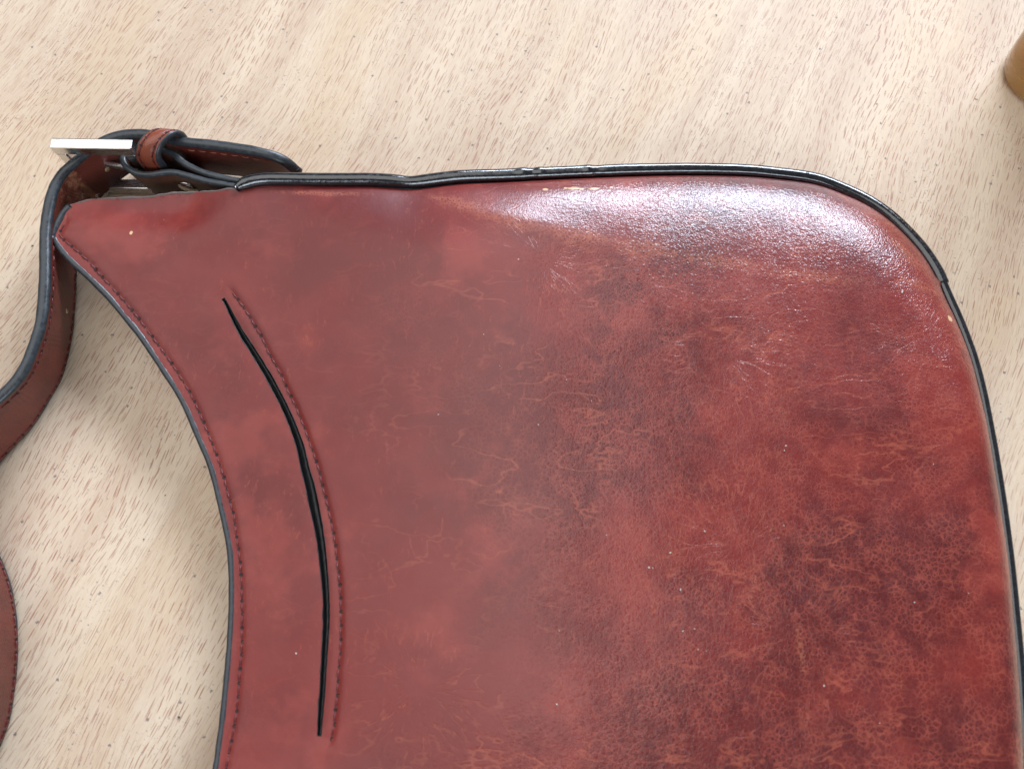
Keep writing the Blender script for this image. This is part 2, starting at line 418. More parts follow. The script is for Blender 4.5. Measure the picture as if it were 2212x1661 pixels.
# ------------------------------------------------------------------ bag outline (photo positions with heights in mm)
E_px = [(110, 514, 17.2), (133, 547, 17.0), (160, 574, 16.6), (177, 589, 16.3), (212, 623, 15.6), (243, 656, 15.0), (268, 688, 14.5), (296, 721, 14.0),
        (328, 768, 13.4), (359, 815, 12.9), (381, 849, 12.6), (402, 890, 12.3), (424, 943, 12.0), (443, 986, 11.7), (458, 1030, 11.4), (473, 1094, 11.2),
        (485, 1146, 11), (494, 1203, 11), (496, 1265, 11), (495, 1333, 11), (491, 1401, 11), (485, 1469, 11), (476, 1555, 11), (468, 1612, 11.2), (461, 1661, 11.5), (452, 1710, 12)]
RAW_px = [(512, 407, 19.0), (494, 412, 17.5), (469, 418, 16.2), (437, 419, 15.2), (416, 419, 14.8), (391, 418, 15.0), (359, 418, 15.6), (312, 426, 16.0), (266, 427, 16.4), (219, 429, 16.8), (181, 434, 17.2), (147, 447, 17.4), (125, 480, 17.3)]
PIPE_px = [(509, 407, 19.2), (522, 399, 19.0), (545, 391, 18.6), (575, 387, 18.2), (617, 387, 17.6), (680, 388, 16.8), (742, 388, 16.2), (805, 388, 15.7), (850, 390.5, 15.4), (885, 393.5, 15.2), (915, 391, 14.9),
           (992, 382, 14.4), (1086, 379, 13.6), (1152, 376, 13.2), (1300, 370, 12.6), (1400, 367, 12.3), (1498, 366, 12), (1594, 368, 11.7), (1659, 373, 11.4), (1756, 386, 11), (1820, 409, 10.6),
           (1874, 435, 10.5), (1918, 465, 10.6), (1958, 502, 10.8), (1994, 543, 11.0), (2020, 583, 11.2), (2037, 619, 11.4)]
PIPE2_px = [(2031, 606, 11.2), (2040, 627, 11.2), (2052, 654, 11.5), (2067, 687, 11.5), (2086, 735, 11.5), (2103, 785, 11.5), (2120, 853, 12.0), (2137, 940, 12.0), (2149, 1010, 12.0), (2160, 1080, 12.0), (2168, 1138, 12.0), (2176, 1200, 12.0), (2183, 1265, 12.0),
            (2191, 1350, 12.0), (2199, 1435, 12.0), (2205, 1521, 12.0), (2209, 1600, 12.0), (2211, 1661, 12.0), (2212, 1720, 12.0)]
E_w, RAW_w, P1_w, P2_w = ups(E_px), ups(RAW_px), ups(PIPE_px), ups(PIPE2_px)
y0 = up(496, 1275, 11)[1]
def mirror(P): Q = P.copy(); Q[:, 1] = 2 * y0 - Q[:, 1]; return Q
# lower half, out of the picture: mirror of the upper one
Em = mirror(E_w)[::-1]; Em = Em[Em[:, 1] < E_w[-1, 1] - 4]
_k = np.clip(1 - (E_w[-1, 1] - Em[:, 1]) / 50, 0, 1)
Em[:, 0] += (E_w[-1, 0] - 0.5 - Em[0, 0]) * _k; Em[:, 2] += (E_w[-1, 2] - Em[0, 2]) * _k
print('JOIN', E_w[-3:], Em[:3])
Efull = smooth_curve(catmull(np.vstack([E_w, Em]), 1.0), 6)
right_full = np.vstack([P2_w, ])
m1 = mirror(np.vstack([P1_w, P2_w]))[::-1]
m1 = m1[m1[:, 1] < P2_w[-1, 1] - 6]
m1[:, 0] += (P2_w[-1, 0] - m1[0, 0]) * np.clip(1 - (P2_w[-1, 1] - m1[:, 1]) / 60, 0, 1)
P1c = catmull(P1_w, 0.8); P2c = catmull(np.vstack([P2_w, m1]), 0.8)
SEAM = np.vstack([P1c, P2c])
RAWc = catmull(np.vstack([RAW_w, E_w[:1]]), 0.8)
RAWm = mirror(RAWc)[::-1]

# panel boundary: seam pulled a little inside the piping
def inset(P, d, side=1):
    T = np.gradient(P[:, :2], axis=0); T /= np.linalg.norm(T, axis=1)[:, None]
    Nn = np.stack([T[:, 1], -T[:, 0]], 1) * side
    Q = P.copy(); Q[:, :2] += Nn * d; return Q
SEAMi = inset(SEAM, np.interp(np.arange(len(SEAM)), [0, 25, 60, len(P1c) - 60, len(P1c) + 20], [1.1, 1.7, 2.1, 2.1, 1.3])[:, None])          # clockwise run: inside is on the right
SEAMi = smooth_curve(SEAMi, 4)
RAW_in = RAWc[::-1]               # tip -> piping start
def join(*Ps):
    out = [Ps[0]]
    for Q in Ps[1:]:
        while len(Q) and np.linalg.norm(Q[0, :2] - out[-1][-1, :2]) < 0.5: Q = Q[1:]
        out.append(Q)
    R = np.vstack(out)
    while np.linalg.norm(R[0, :2] - R[-1, :2]) < 0.4: R = R[:-1]
    return R
OUT = join(RAW_in, SEAMi, RAWm[RAWm[:, 1] < SEAMi[-1, 1] + 30][0:], Efull[::-1])

# ------------------------------------------------------------------ height field of the front panel
def nearest(Q, C):
    """distance to polyline samples and value index"""
    d = np.empty(len(Q)); idx = np.empty(len(Q), int)
    for a in range(0, len(Q), 4000):
        D = ((Q[a:a + 4000, None, :2] - C[None, :, :2]) ** 2).sum(-1)
        idx[a:a + 4000] = D.argmin(1); d[a:a + 4000] = np.sqrt(D.min(1))
    return d, idx
def sstep(t): t = np.clip(t, 0, 1); return t * t * (3 - 2 * t)
def smooth_vals(C, n=12):
    z = C[:, 2].copy()
    for _ in range(n): z[1:-1] = .25 * z[:-2] + .5 * z[1:-1] + .25 * z[2:]
    return z
SEAM_z = smooth_vals(SEAMi, 20)
ns = len(SEAMi)
# parameters along the seam: width of the shoulder and its roundness
seam_s = np.concatenate([[0], np.cumsum(np.linalg.norm(np.diff(SEAMi[:, :2], axis=0), axis=1))])
s_corner = seam_s[len(P1c)]
SEAM_w = np.interp(seam_s, [0, 60, s_corner - 60, s_corner, s_corner + 40], [22, 26, 28, 20, 10])
SEAM_p = np.interp(seam_s, [0, 40, 90, s_corner, s_corner + 40], [1.25, 1.5, 1.85, 1.95, 2.0])
low = [(rng.uniform(0.008, 0.03) * math.cos(a), rng.uniform(0.008, 0.03) * math.sin(a), rng.uniform(0, 6.28), rng.uniform(0.03, 0.09)) for a in rng.uniform(0, 6.28, 14)]
def bump_gauss(Q, u, v, amp, sx, sy, ang, z=18):
    c = up(u, v, z); d = Q[:, :2] - c[:2]
    a = d[:, 0] * math.cos(ang) + d[:, 1] * math.sin(ang); b = -d[:, 0] * math.sin(ang) + d[:, 1] * math.cos(ang)
    return amp * np.exp(-(a / sx) ** 2 - (b / sy) ** 2)
RAW2 = np.vstack([RAWc, RAWm])
def base_z(Q):
    dE, iE = nearest(Q, Efull)
    zE = Efull[iE, 2]
    zc = 20.6 + 1.2 * np.exp(-((Q[:, 0] - 45) / 70) ** 2 - ((Q[:, 1] - y0) / 70) ** 2)
    z = zE + (zc - zE) * sstep(dE / 85 + 0.0) ** 0.8
    for kx, ky, ph, am in low: z += am * np.sin(kx * Q[:, 0] * 2 * math.pi + ky * Q[:, 1] * 2 * math.pi + ph) * np.clip(dE / 30, 0, 1)
    z += bump_gauss(Q, 385, 445, -0.9, 15, 5.5, 0.15) + bump_gauss(Q, 500, 445, 0.8, 12, 5, 0.75) + bump_gauss(Q, 270, 480, 0.5, 12, 5, 0.1) + bump_gauss(Q, 260, 520, 0.7, 14, 7, -0.7)
    z += bump_gauss(Q, 900, 420, -0.5, 12, 7, 0.0) + bump_gauss(Q, 1080, 470, 0.5, 25, 4.0, -0.30)
    return z
raw_base = base_z(RAW2)
def zfield(Q):
    z = base_z(Q)
    dR, iR = nearest(Q, RAW2)
    z = z + (RAW2[iR, 2] - raw_base[iR]) * (1 - sstep(dR / 16.0))
    dS, iS = nearest(Q, SEAMi)
    t = np.clip(dS / SEAM_w[iS], 0, 1); pw = SEAM_p[iS]
    prof = (1 - (1 - t) ** pw) ** (1 / pw)
    zs = SEAM_z[iS] - 0.45
    return zs + (z - zs) * prof
def onpanel(px):
    """photo positions -> points on the panel surface"""
    z = np.full(len(px), 16.0)
    for _ in range(8):
        Q = np.array([up(u, v, zz) for (u, v), zz in zip(px, z)])
        z = 0.3 * z + 0.7 * zfield(Q)
    return np.array([up(u, v, zz) for (u, v), zz in zip(px, z)])

ST_E = [(140, 478), (131, 496), (129, 508), (147, 526), (187, 561), (231, 610), (259, 640), (287, 673), (331, 731), (362, 773), (393, 820), (420, 868), (443, 921), (474, 1002), (502, 1105), (509, 1149), (517, 1207), (521, 1265), (522, 1340), (521, 1401), (516, 1463), (510, 1537), (497, 1609), (487, 1661), (476, 1710)]
ST_S = [(500, 628), (514, 648), (530, 670), (547, 698), (565, 729), (578, 757), (595, 788), (609, 813), (620, 840), (636, 872), (648, 901), (658, 926), (669, 957), (679, 985), (689, 1016), (695, 1044), (704, 1078), (711, 1108), (718, 1142), (723, 1171), (727, 1205), (734, 1272), (736, 1340), (734, 1411), (730, 1452), (729, 1486), (725, 1524), (722, 1558), (718, 1582), (712, 1602)]
SLIT = [(481, 643, 4), (497, 673, 5), (518, 713, 6.5), (544, 754, 7.5), (569, 794, 8), (597, 844, 8), (619, 888, 8), (636, 929, 8.5), (650, 972, 9.5), (659, 1013, 10), (668, 1044, 11), (678, 1092, 11.5), (689, 1146, 10), (696, 1197, 9), (701, 1248, 8.5), (704, 1299, 8), (704, 1350, 7.8), (700, 1418, 7.2), (696, 1486, 6.8), (692, 1538, 6), (689, 1589, 5)]
stE = catmull(onpanel(ST_E), 0.7); stS = catmull(onpanel(ST_S), 0.7)
slc = onpanel([(u, v) for u, v, _ in SLIT]); slw = np.array([w_ for *_, w_ in SLIT]) * 0.110
sl4 = catmull(np.hstack([slc, slw[:, None]]), 0.7)
Tn = np.gradient(sl4[:, :2], axis=0); Tn /= np.linalg.norm(Tn, axis=1)[:, None]
Nn = np.stack([Tn[:, 1], -Tn[:, 0]], 1)
sl_a = sl4[:, :2] + Nn * sl4[:, 3:4]; sl_b = sl4[:, :2] - Nn * sl4[:, 3:4]
SLO = np.vstack([sl_a, sl_b[::-1]])                          # slit outline
zfield0 = zfield
def zfield(Q):
    z = zfield0(Q)
    for C in (stE, stS):
        d, i = nearest(Q, C); z = z - 0.30 * np.exp(-(d / 0.75) ** 2)
        z = z + 0.10 * np.exp(-((d - 2.0) / 1.2) ** 2)
    d, i = nearest(Q, sl4)
    side = ((Q[:, :2] - sl4[i, :2]) * Nn[i]).sum(1)
    z = z + np.where(side > 0, -1, 1) * 0.0 - 0.35 * np.exp(-(d / 2.2) ** 2)
    return z

def inside(Q, poly):
    x, y = Q[:, 0], Q[:, 1]; r = np.zeros(len(Q), bool); n = len(poly)
    for i in range(n):
        x1, y1 = poly[i, :2]; x2, y2 = poly[(i + 1) % n, :2]
        c = (y1 > y) != (y2 > y)
        if y1 != y2: r ^= c & (x < (x2 - x1) * (y - y1) / (y2 - y1) + x1)
    return r

def build_panel():
    b = OUT[:, :2]; bl = list(map(tuple, b))
    xs = np.arange(b[:, 0].min(), b[:, 0].max(), 1.15); ys = np.arange(b[:, 1].min(), b[:, 1].max(), 1.0)
    G = np.array([(x + (0.57 if j % 2 else 0), y) for j, y in enumerate(ys) for x in xs])
    G = G[inside(G, OUT)]
    extra = []
    for d in (0.25, 0.6, 1.1, 1.7, 2.4): extra.append(inset(SEAMi, d)[:, :2])
    for C in (stE, stS):
        for d in (-1.6, -0.8, -0.4, 0, 0.4, 0.8, 1.6): extra.append(inset(C, d)[:, :2])
    for d in (0.5, 1.1): 
        extra.append(sl4[:, :2] + Nn * (sl4[:, 3:4] + d)); extra.append(sl4[:, :2] - Nn * (sl4[:, 3:4] + d))
    X = np.vstack(extra); X = X[inside(X, OUT)]
    dG = np.minimum(nearest(G, SEAMi)[0] / 2.9, np.minimum(nearest(G, stE)[0] / 2.0, nearest(G, stS)[0] / 2.0))
    G = G[dG > 1]
    P = np.vstack([G, X])
    P = P[nearest(P, OUT)[0] > 0.22]
    d, i = nearest(P, sl4); P = P[d > sl4[i, 3] + 0.3]
    n1, n2 = len(bl), len(SLO)
    pts = bl + list(map(tuple, SLO)) + list(map(tuple, P))
    edges = [(i, (i + 1) % n1) for i in range(n1)] + [(n1 + i, n1 + (i + 1) % n2) for i in range(n2)]
    res = delaunay_2d_cdt([Vector((float(p[0]), float(p[1]))) for p in pts], edges, [], 0, 1e-4)
    V = np.array([(v.x, v.y) for v in res[0]]); F = np.array([f for f in res[2]])
    C = V[F].mean(1)
    F = F[inside(C, OUT) & ~inside(C, SLO)]
    z = zfield(V)
    return np.column_stack([V, z]), F

bag = empty('leather_bag', (40, y0, 0))
tag(bag, 'oxblood red leather shoulder bag with black piping lying flat on the table', 'bag')
BAGO = np.array([40, y0, 0])
def part(name, V, F, m, parent=None, **kw):
    o = mesh_obj(name, V, F, m, **kw)
    o.parent = parent if parent is not None else bag
    if parent is None: o.matrix_parent_inverse = Matrix.Translation(-Vector(BAGO * MM))
    return o

PV, PF = build_panel()
front = part('front_panel', PV, PF, M_LEATHER)
me = front.data
if me.polygons[len(me.polygons) // 2].normal.z < 0: me.flip_normals()

# back panel: same outline, lies on the table, with lining between
def build_back():
    ring = OUT.copy(); n = len(ring)
    dS = nearest(ring, SEAMi)[0]; zt = np.where(dS < 1.5, ring[:, 2] - 0.8, np.clip(ring[:, 2] * 0.35, 2.0, 5.0))
    c = np.array([35, y0])
    V, F = [], []
    for k, (sc_, fz) in enumerate([(0.0, 1.0), (0.6, 0.62), (2.0, 0.30), (5.0, 0.08), (12.0, 0.0)]):
        q = ring.copy(); dirv = c - ring[:, :2]; L = np.linalg.norm(dirv, axis=1)[:, None]
        q[:, :2] = ring[:, :2] + dirv / L * (sc_ + np.where(dS < 1.5, 0, 1.6)[:, None])
        q[:, 2] = 0.35 + (zt - 0.35) * fz
        V.append(q)
    V = np.vstack(V)
    for k in range(4):
        for i in range(n):
            j = (i + 1) % n; F.append((k * n + i, k * n + j, (k + 1) * n + j, (k + 1) * n + i))
    F.append(tuple(range(4 * n, 5 * n)))
    return V, F
part('back_panel', *build_back(), M_BROWN)

# painted edge bead on the mouth, raw edge along the top left
def bead(name, path, rx, ry, m, parent, jit=0.0, n=10):
    P = path.copy()
    js = np.ones(len(P))
    if jit:
        js = 1 + smooth_curve(rng.normal(0, jit, len(P)), 1); P[:, :2] += smooth_curve(rng.normal(0, jit * 0.35, (len(P), 2)), 1); P[:, 2] += rng.normal(0, jit * 0.1, len(P))
    V, F = sweep(P, lambda i: circ(rx * js[i], n, ry * js[i]))
    return mesh_obj(name, V, F, m, parent)
Ez = Efull.copy(); Ez[:, 2] = zfield(Ez) - 0.55
rxE = 0.95
Ein = inset(Ez, rxE * 0.55, -1)
q = (inside(Ein[len(Ein) // 2:len(Ein) // 2 + 1], OUT))[0]
if not q: Ein = inset(Ez, rxE * 0.55, 1)
bead('painted_edge', Ein, rxE, 0.80, M_EDGE, front, 0.05)
Rz = RAWc.copy(); Rz[:, 2] = zfield(Rz) - 0.30
kraw = np.where(Rz[:, 0] > up(150, 447, 17)[0])[0]
bead('raw_edge', Rz[kraw], 0.42, 0.42, M_RAW, front, 0.28, 8)
kt = np.where(Rz[:, 0] <= up(150, 447, 17)[0] + 0.6)[0]
bead('painted_edge', Rz[kt], 0.95, 0.8, M_EDGE, front, 0.05)

# slit: black painted lip, walls and pocket inside
SZ = np.column_stack([SLO, zfield(SLO)])
bead('slit_lip', np.vstack([SZ, SZ[:1]])[:, :3] + np.array([0, 0, -0.10]), 0.13, 0.12, M_LINING, front, 0.15, 8)
nS = len(SLO); m_ = len(sl4)
SWV = np.vstack([SZ, SZ + np.array([0, 0, -2.3])])
SWF = [(i, (i + 1) % nS, nS + (i + 1) % nS, nS + i) for i in range(nS)]
for i in range(m_ - 1): SWF.append((nS + i, nS + i + 1, nS + nS - 2 - i, nS + nS - 1 - i))
part('slit_lining', SWV, SWF, M_LINING, front)
# the pleated lining that shows in the opening
lin = np.column_stack([sl4[:, :2] - Nn * (sl4[:, 3:4] * 0.15), zfield(sl4[:, :2]) - np.interp(np.arange(len(sl4)), [0, len(sl4) * .42, len(sl4) * .55, len(sl4)], [1.9, 1.8, 1.25, 1.15])])
V, F = sweep(smooth_curve(lin, 2), lambda i: circ(max(0.2, sl4[i, 3] * 0.5), 8, 0.45 * (1 + 0.35 * math.sin(i * 1.5))))
part('pocket_lining', V, F, M_LINING, front)

# dark welt under the seam
wa, wb = SEAM.copy(), inset(SEAMi, 1.2); wa[:, 2] -= 0.5; wb[:, 2] = SEAM_z - 0.9
WV = np.vstack([wa, wb]); nW = len(SEAM)
part('seam_welt', WV, [(i, i + 1, nW + i + 1, nW + i) for i in range(nW - 1)], M_EDGE)
# piping
def piping(name, P, r0, dents=(), taper0=False):
    Q = smooth_curve(P, 2); n = len(Q); rr = np.full(n, r0)
    rr *= 1 + 0.008 * smooth_curve(rng.normal(0, 1, n), 3)
    for (u, v, z, amp, wd) in dents:
        c = up(u, v, z); d = np.linalg.norm(Q[:, :2] - c[:2], axis=1); rr *= 1 + amp * np.exp(-(d / wd) ** 2)
    e = np.arange(n)
    if taper0: rr *= np.clip(0.45 + e / 6, 0, 1)
    ends = np.clip((n - 1 - e) / 2.0 + 0.55, 0, 1); rr *= ends
    V, F = sweep(Q, lambda i: circ(rr[i], 16))
    return part(name, V, F, M_PIPE)
piping('piping', P1c, 1.84, [(885, 395, 15, -0.10, 3), (1128, 378, 13, 0.10, 1.1), (1150, 377, 13, -0.08, 1.2), (1165, 377, 13, 0.07, 1.2), (1272, 372, 13, 0.11, 1.2), (1290, 371, 13, -0.07, 1.3), (2026, 597, 8, 0.12, 2.2)], True)
piping('piping', P2c, 1.5)

# ------------------------------------------------------------------ stitches
def stitch_mesh(name, L, r, m1, m2, hole=True):
    """thread lying along +x, arched, dipping into a dark needle hole at its end"""
    V, F, MI = [], [], []
    n, k = 7, 6
    for i in range(n):
        t = i / (n - 1); x = (t - 0.5) * L; zc = 0.9 * r * math.sin(math.pi * t) - 0.35 * r; rr = r * (0.55 + 0.45 * math.sin(math.pi * t) ** 0.6)
        for j in range(k):
            a = 2 * math.pi * j / k; V.append((x, rr * math.cos(a), zc + rr * math.sin(a) * 0.9))
    for i in range(n - 1):
        for j in range(k): F.append((i * k + j, i * k + (j + 1) % k, (i + 1) * k + (j + 1) % k, (i + 1) * k + j)); MI.append(0)
    F.append(tuple(range(k))[::-1]); F.append(tuple(range((n - 1) * k, n * k))); MI += [0, 0]
    if hole:
        b = len(V); c = L / 2 + r * 0.9
        for j in range(10):
            a = 2 * math.pi * j / 10; V.append((c + r * 1.7 * math.cos(a), r * 1.9 * math.sin(a), 0.12 + 0.06 * r))
        V.append((c, 0, 0.01))
        for j in range(10): F.append((b + 10, b + j, b + (j + 1) % 10)); MI.append(1)
    me = bpy.data.meshes.new(name); me.from_pydata([tuple(x * MM for x in v) for v in V], [], F)
    me.materials.append(m1); me.materials.append(m2); me.polygons.foreach_set('material_index', MI)
    me.polygons.foreach_set('use_smooth', [True] * len(F)); me.update()
    return me
def place_stitches(me, path, normals, step, parent, start=0.0, yaw=0.0, jit=0.1):
    seg = np.linalg.norm(np.diff(path, axis=0), axis=1); s = np.concatenate([[0], np.cumsum(seg)])
    q = np.arange(start + step / 2, s[-1], step); out = []
    for d in q:
        d = d + random.uniform(-jit, jit)
        p = np.array([np.interp(d, s, path[:, k]) for k in range(3)])
        p2 = np.array([np.interp(d + 0.4, s, path[:, k]) for k in range(3)])
        nn = np.array([np.interp(d, s, normals[:, k]) for k in range(3)])
        x = p2 - p
        if np.linalg.norm(x) < 1e-6: continue
        x /= np.linalg.norm(x); nn = nn - x * (nn @ x); nn /= np.linalg.norm(nn); y = np.cross(nn, x)
        M = Matrix(((x[0], y[0], nn[0], p[0] * MM), (x[1], y[1], nn[1], p[1] * MM), (x[2], y[2], nn[2], p[2] * MM), (0, 0, 0, 1)))
        M = M @ Matrix.Rotation(yaw + random.uniform(-0.08, 0.08), 4, 'Z') @ Matrix.Diagonal((1, random.uniform(.85, 1.15), random.uniform(.85, 1.2), 1))
        o = bpy.data.objects.new('stitch', me); COL.objects.link(o); o.matrix_world = M
        pm = Matrix.Translation(-Vector(BAGO * MM)) if False else Matrix.Identity(4)
        o.parent = parent; o.matrix_parent_inverse = pm; o.matrix_basis = M
        out.append(o)
    return out
def panel_normals(P):
    e = 0.25
    dx = (zfield(P + np.array([e, 0, 0])) - zfield(P - np.array([e, 0, 0]))) / (2 * e)
    dy = (zfield(P + np.array([0, e, 0])) - zfield(P - np.array([0, e, 0]))) / (2 * e)
    Nv = np.column_stack([-dx, -dy, np.ones(len(P))]); return Nv / np.linalg.norm(Nv, axis=1)[:, None]
ME_ST = stitch_mesh('stitch', 2.2, 0.25, M_THREAD, M_HOLE)
for C in (stE, stS):
    P = C.copy(); P[:, 2] = zfield(P) + 0.0
    place_stitches(ME_ST, P, panel_normals(P), 3.05, front, yaw=0.10)

# ------------------------------------------------------------------ straps standing on edge
def band(name, stations, th, mface, medge, parent, stitch_rows=(), st_me=None, st_step=3.0, side=1, lean_edge=True, step=1.0):
    """stations: (top u, v, z, bottom u, v, z)"""
    S = np.array([np.concatenate([up(a[0], a[1], a[2]), up(a[3], a[4], a[5])]) if len(a) == 6 else np.asarray(a[0]) for a in stations])
    C = catmull(S, step)
    T, B = smooth_curve(C[:, :3], 2), smooth_curve(C[:, 3:], 2)
    n = len(T); mid = (T + B) / 2; tg = np.gradient(mid, axis=0); tg /= np.linalg.norm(tg, axis=1)[:, None]
    wv = T - B; wl = np.linalg.norm(wv, axis=1)[:, None]; wv = wv / wl
    nr = np.cross(tg, wv); nr /= np.linalg.norm(nr, axis=1)[:, None]
    h = th / 2; V, F = [], []
    for i in range(n):
        a, b = T[i] - wv[i] * h * 0.8, B[i] + wv[i] * h * 0.8
        V += [a + nr[i] * h, b + nr[i] * h, b - nr[i] * h, a - nr[i] * h]
    for i in range(n - 1):
        for k in range(4): F.append((i * 4 + k, i * 4 + (k + 1) % 4, (i + 1) * 4 + (k + 1) % 4, (i + 1) * 4 + k))
    F += [(0, 1, 2, 3), ((n - 1) * 4 + 3, (n - 1) * 4 + 2, (n - 1) * 4 + 1, (n - 1) * 4)]
    o = part(name, V, F, mface, smooth=False) if parent is bag else mesh_obj(name, V, F, mface, parent, smooth=False)
    for end, sg in ((T, -1), (B, 1)):
        js = 1 + smooth_curve(rng.normal(0, 0.05, n), 2)
        V, F = [], []; m = 12
        for i in range(n):
            c = end[i] + wv[i] * sg * h * 0.75
            for k in range(m):
                a = 2 * math.pi * k / m
                V.append(c + nr[i] * (h * 1.06 * js[i]) * math.cos(a) + wv[i] * h * 0.80 * js[i] * math.sin(a))
        for i in range(n - 1):
            for k in range(m): F.append((i * m + k, i * m + (k + 1) % m, (i + 1) * m + (k + 1) % m, (i + 1) * m + k))
        F += [tuple(range(m))[::-1], tuple(range((n - 1) * m, n * m))]
        mesh_obj('painted_edge', V, F, medge, o)
    for (which, off, sd, a, b) in stitch_rows:
        i0, i1 = int(a * (n - 1)), int(b * (n - 1)) + 1
        src = T - wv * off if which == 'T' else B + wv * off
        P = (src + nr * sd * (h + 0.02))[i0:i1]
        place_stitches(st_me, P, (nr * sd)[i0:i1], st_step, o)
    return o, T, B, nr, wv

ME_ST2 = stitch_mesh('strap_stitch', 2.0, 0.22, M_THREAD, M_HOLE)
ME_ST3 = stitch_mesh('tail_stitch', 2.1, 0.20, M_THREAD2, M_HOLE, False)
STRAP = [
    # lower run that swings back in at the left edge, out of frame and up to the buckle
    (-190, 1760, 18, -110, 1760, .4), (-120, 1660, 18, -38, 1660, .4), (-80, 1580, 18, 4, 1581, .4), (-62, 1500, 18, 22, 1498, .4), (-58, 1425, 18, 29, 1425, .4), (-60, 1370, 18, 30, 1372, .4), (-68, 1305, 18, 24, 1308, .4), (-82, 1250, 18, 12, 1255, .4), (-104, 1192, 18, -8, 1205, .4), (-126, 1130, 18, -30, 1150, .4), (-138, 1065, 18.2, -42, 1100, .4),
    (-118, 990, 18.5, -38, 1048, .4), (-70, 915, 18.8, -8, 1000, .4),
    (-30, 875, 19, 30, 958, .4), (0, 851, 19, 66, 918, .4), (31, 821, 19.2, 98, 864, .4), (53, 787, 19.3, 124, 820, .4), (70, 743, 19.4, 140, 765, .4), (83, 706, 19.5, 148, 718, .4), (90, 659, 19.5, 153, 674, .4), (94, 596, 19.5, 156, 612, .4), (94, 540, 19.5, 158, 560, .6),
    (95, 496, 19.5, 163, 515, .8), (101, 449, 19.5, 176, 470, 1.0), (112, 405, 19.4, 196, 440, 1.4), (131, 371, 19.2, 222, 415, 1.8), (156, 349, 19.0, 252, 388, 2.2), (184, 325, 18.8, 280, 367, 2.4), (225, 299, 18.8, 315, 350, 2.4), (266, 288, 18.8, 345, 345, 2.4), (310, 286, 18.8, 385, 348, 2.4), (350, 293, 18.6, 425, 358, 2.2), (384, 301, 18.6, 455, 367, 2), (437, 307, 18.5, 505, 372, 2), (500, 315, 18.3, 562, 378, 2), (552, 324, 18.0, 608, 382, 2.0), (590, 334, 17.2, 638, 384, 3.0), (616, 347, 15.5, 648, 380, 5.5), (630, 360, 13.5, 650, 376, 8.5), (638, 370, 12.0, 648, 374, 10.3)]
strap, ST_T, ST_B, ST_N, ST_W = band('strap', STRAP, 2.8, M_STRAP, M_EDGE, bag)
tag(strap, 'brown leather strap with black painted edges, standing on its edge')
# which side faces the lens?
mid = len(ST_T) // 2
nS_ = len(ST_T)
def row(P, i0, i1, sd, off_from, off, me_, step):
    src = ST_T - ST_W * off if off_from == 'T' else ST_B + ST_W * off
    place_stitches(me_, (src + ST_N * sd * 1.42)[i0:i1], (ST_N * sd)[i0:i1], step, strap)
camv = np.array([0, 0, H * 1000]) - ST_T
sdv = np.sign((camv * ST_N).sum(1))
sd0 = 1 if np.median(sdv) > 0 else -1
ub = np.where(ST_T[:, 1] > 0)[0]
row(None, 0, int(nS_ * 0.62), sd0, 'T', 2.6, ME_ST2, 3.0)
row(None, 0, int(nS_ * 0.62), sd0, 'B', 2.0, ME_ST2, 3.0)
row(None, int(nS_ * 0.86), nS_ - 8, sd0, 'T', 2.7, ME_ST3, 3.0)
# punched hole with a metal-lined rim on the lower run
def hole_disc(name, c, nrm, r, m, parent, th=0.15):
    nrm = np.asarray(nrm) / np.linalg.norm(nrm); a = np.cross(nrm, (0, 0, 1)); a /= np.linalg.norm(a); b = np.cross(nrm, a)
    V = [c + nrm * th * 0.3] + [c + r * (math.cos(t) * a + math.sin(t) * b) + nrm * th for t in np.linspace(0, 2 * math.pi, 17)[:-1]] + [c + r * 1.05 * (math.cos(t) * a + math.sin(t) * b) - nrm * 0.3 for t in np.linspace(0, 2 * math.pi, 17)[:-1]]
    F = [(0, 1 + k, 1 + (k + 1) % 16) for k in range(16)] + [(1 + k, 17 + k, 17 + (k + 1) % 16, 1 + (k + 1) % 16) for k in range(16)]
    return mesh_obj(name, V, F, m, parent)
M_TAN = plain('raw_tan_core', (0.42, 0.30, 0.16), 0.7, nscale=2)
def strap_at(u, v):
    best = None
    for i in range(nS_):
        for f in (0.35, 0.45, 0.5, 0.55, 0.65):
            p = ST_B[i] * (1 - f) + ST_T[i] * f
            yy = np.array([p[0], p[1], p[2] - H * 1000]); xc = yy[0]; yc = yy[1] * ct + yy[2] * st; zc = -yy[1] * st + yy[2] * ct
            d = math.hypot(1106 + FPX * xc / -zc - u, 830 - FPX * yc / -zc - v)
            if best is None or d < best[0]: best = (d, i, p)
    return best
for (u, v) in ((132, 672), (226, 357)):
    d, i, p = strap_at(u, v)
    hole_disc('strap_hole', p + ST_N[i] * sd0 * 1.41, ST_N[i] * sd0, 0.8, M_TAN, strap)

# ------------------------------------------------------------------ anchor strap (folded round the buckle bar)
ANCH = [(556, 408, 16.2, 600, 452, 3), (506, 400, 16.6, 556, 449, 3), (469, 393.5, 17, 520, 445, 2.6), (438, 387, 17, 492, 439, 2.4), (406, 378, 17, 462, 430, 2.3), (375, 370, 17, 432, 423, 2.3), (350, 371, 17, 408, 424, 2.3), (319, 375, 17, 379, 427, 2.3), (291, 371, 17, 353, 424, 2.3),
        (270, 357, 17, 333, 410, 2.3), (262, 341, 17, 326, 395, 2.3), (270, 326, 17, 333, 380, 2.3), (292, 318, 17, 354, 372, 2.3), (330, 318, 17, 390, 372, 2.3), (369, 328, 17, 427, 381, 2.3), (391, 347, 17, 447, 399, 2.3), (422, 364, 17, 477, 415, 2.3), (453, 375, 17, 505, 426, 2.4), (500, 386, 16.6, 550, 434, 3), (556, 394, 16.2, 602, 440, 3)]
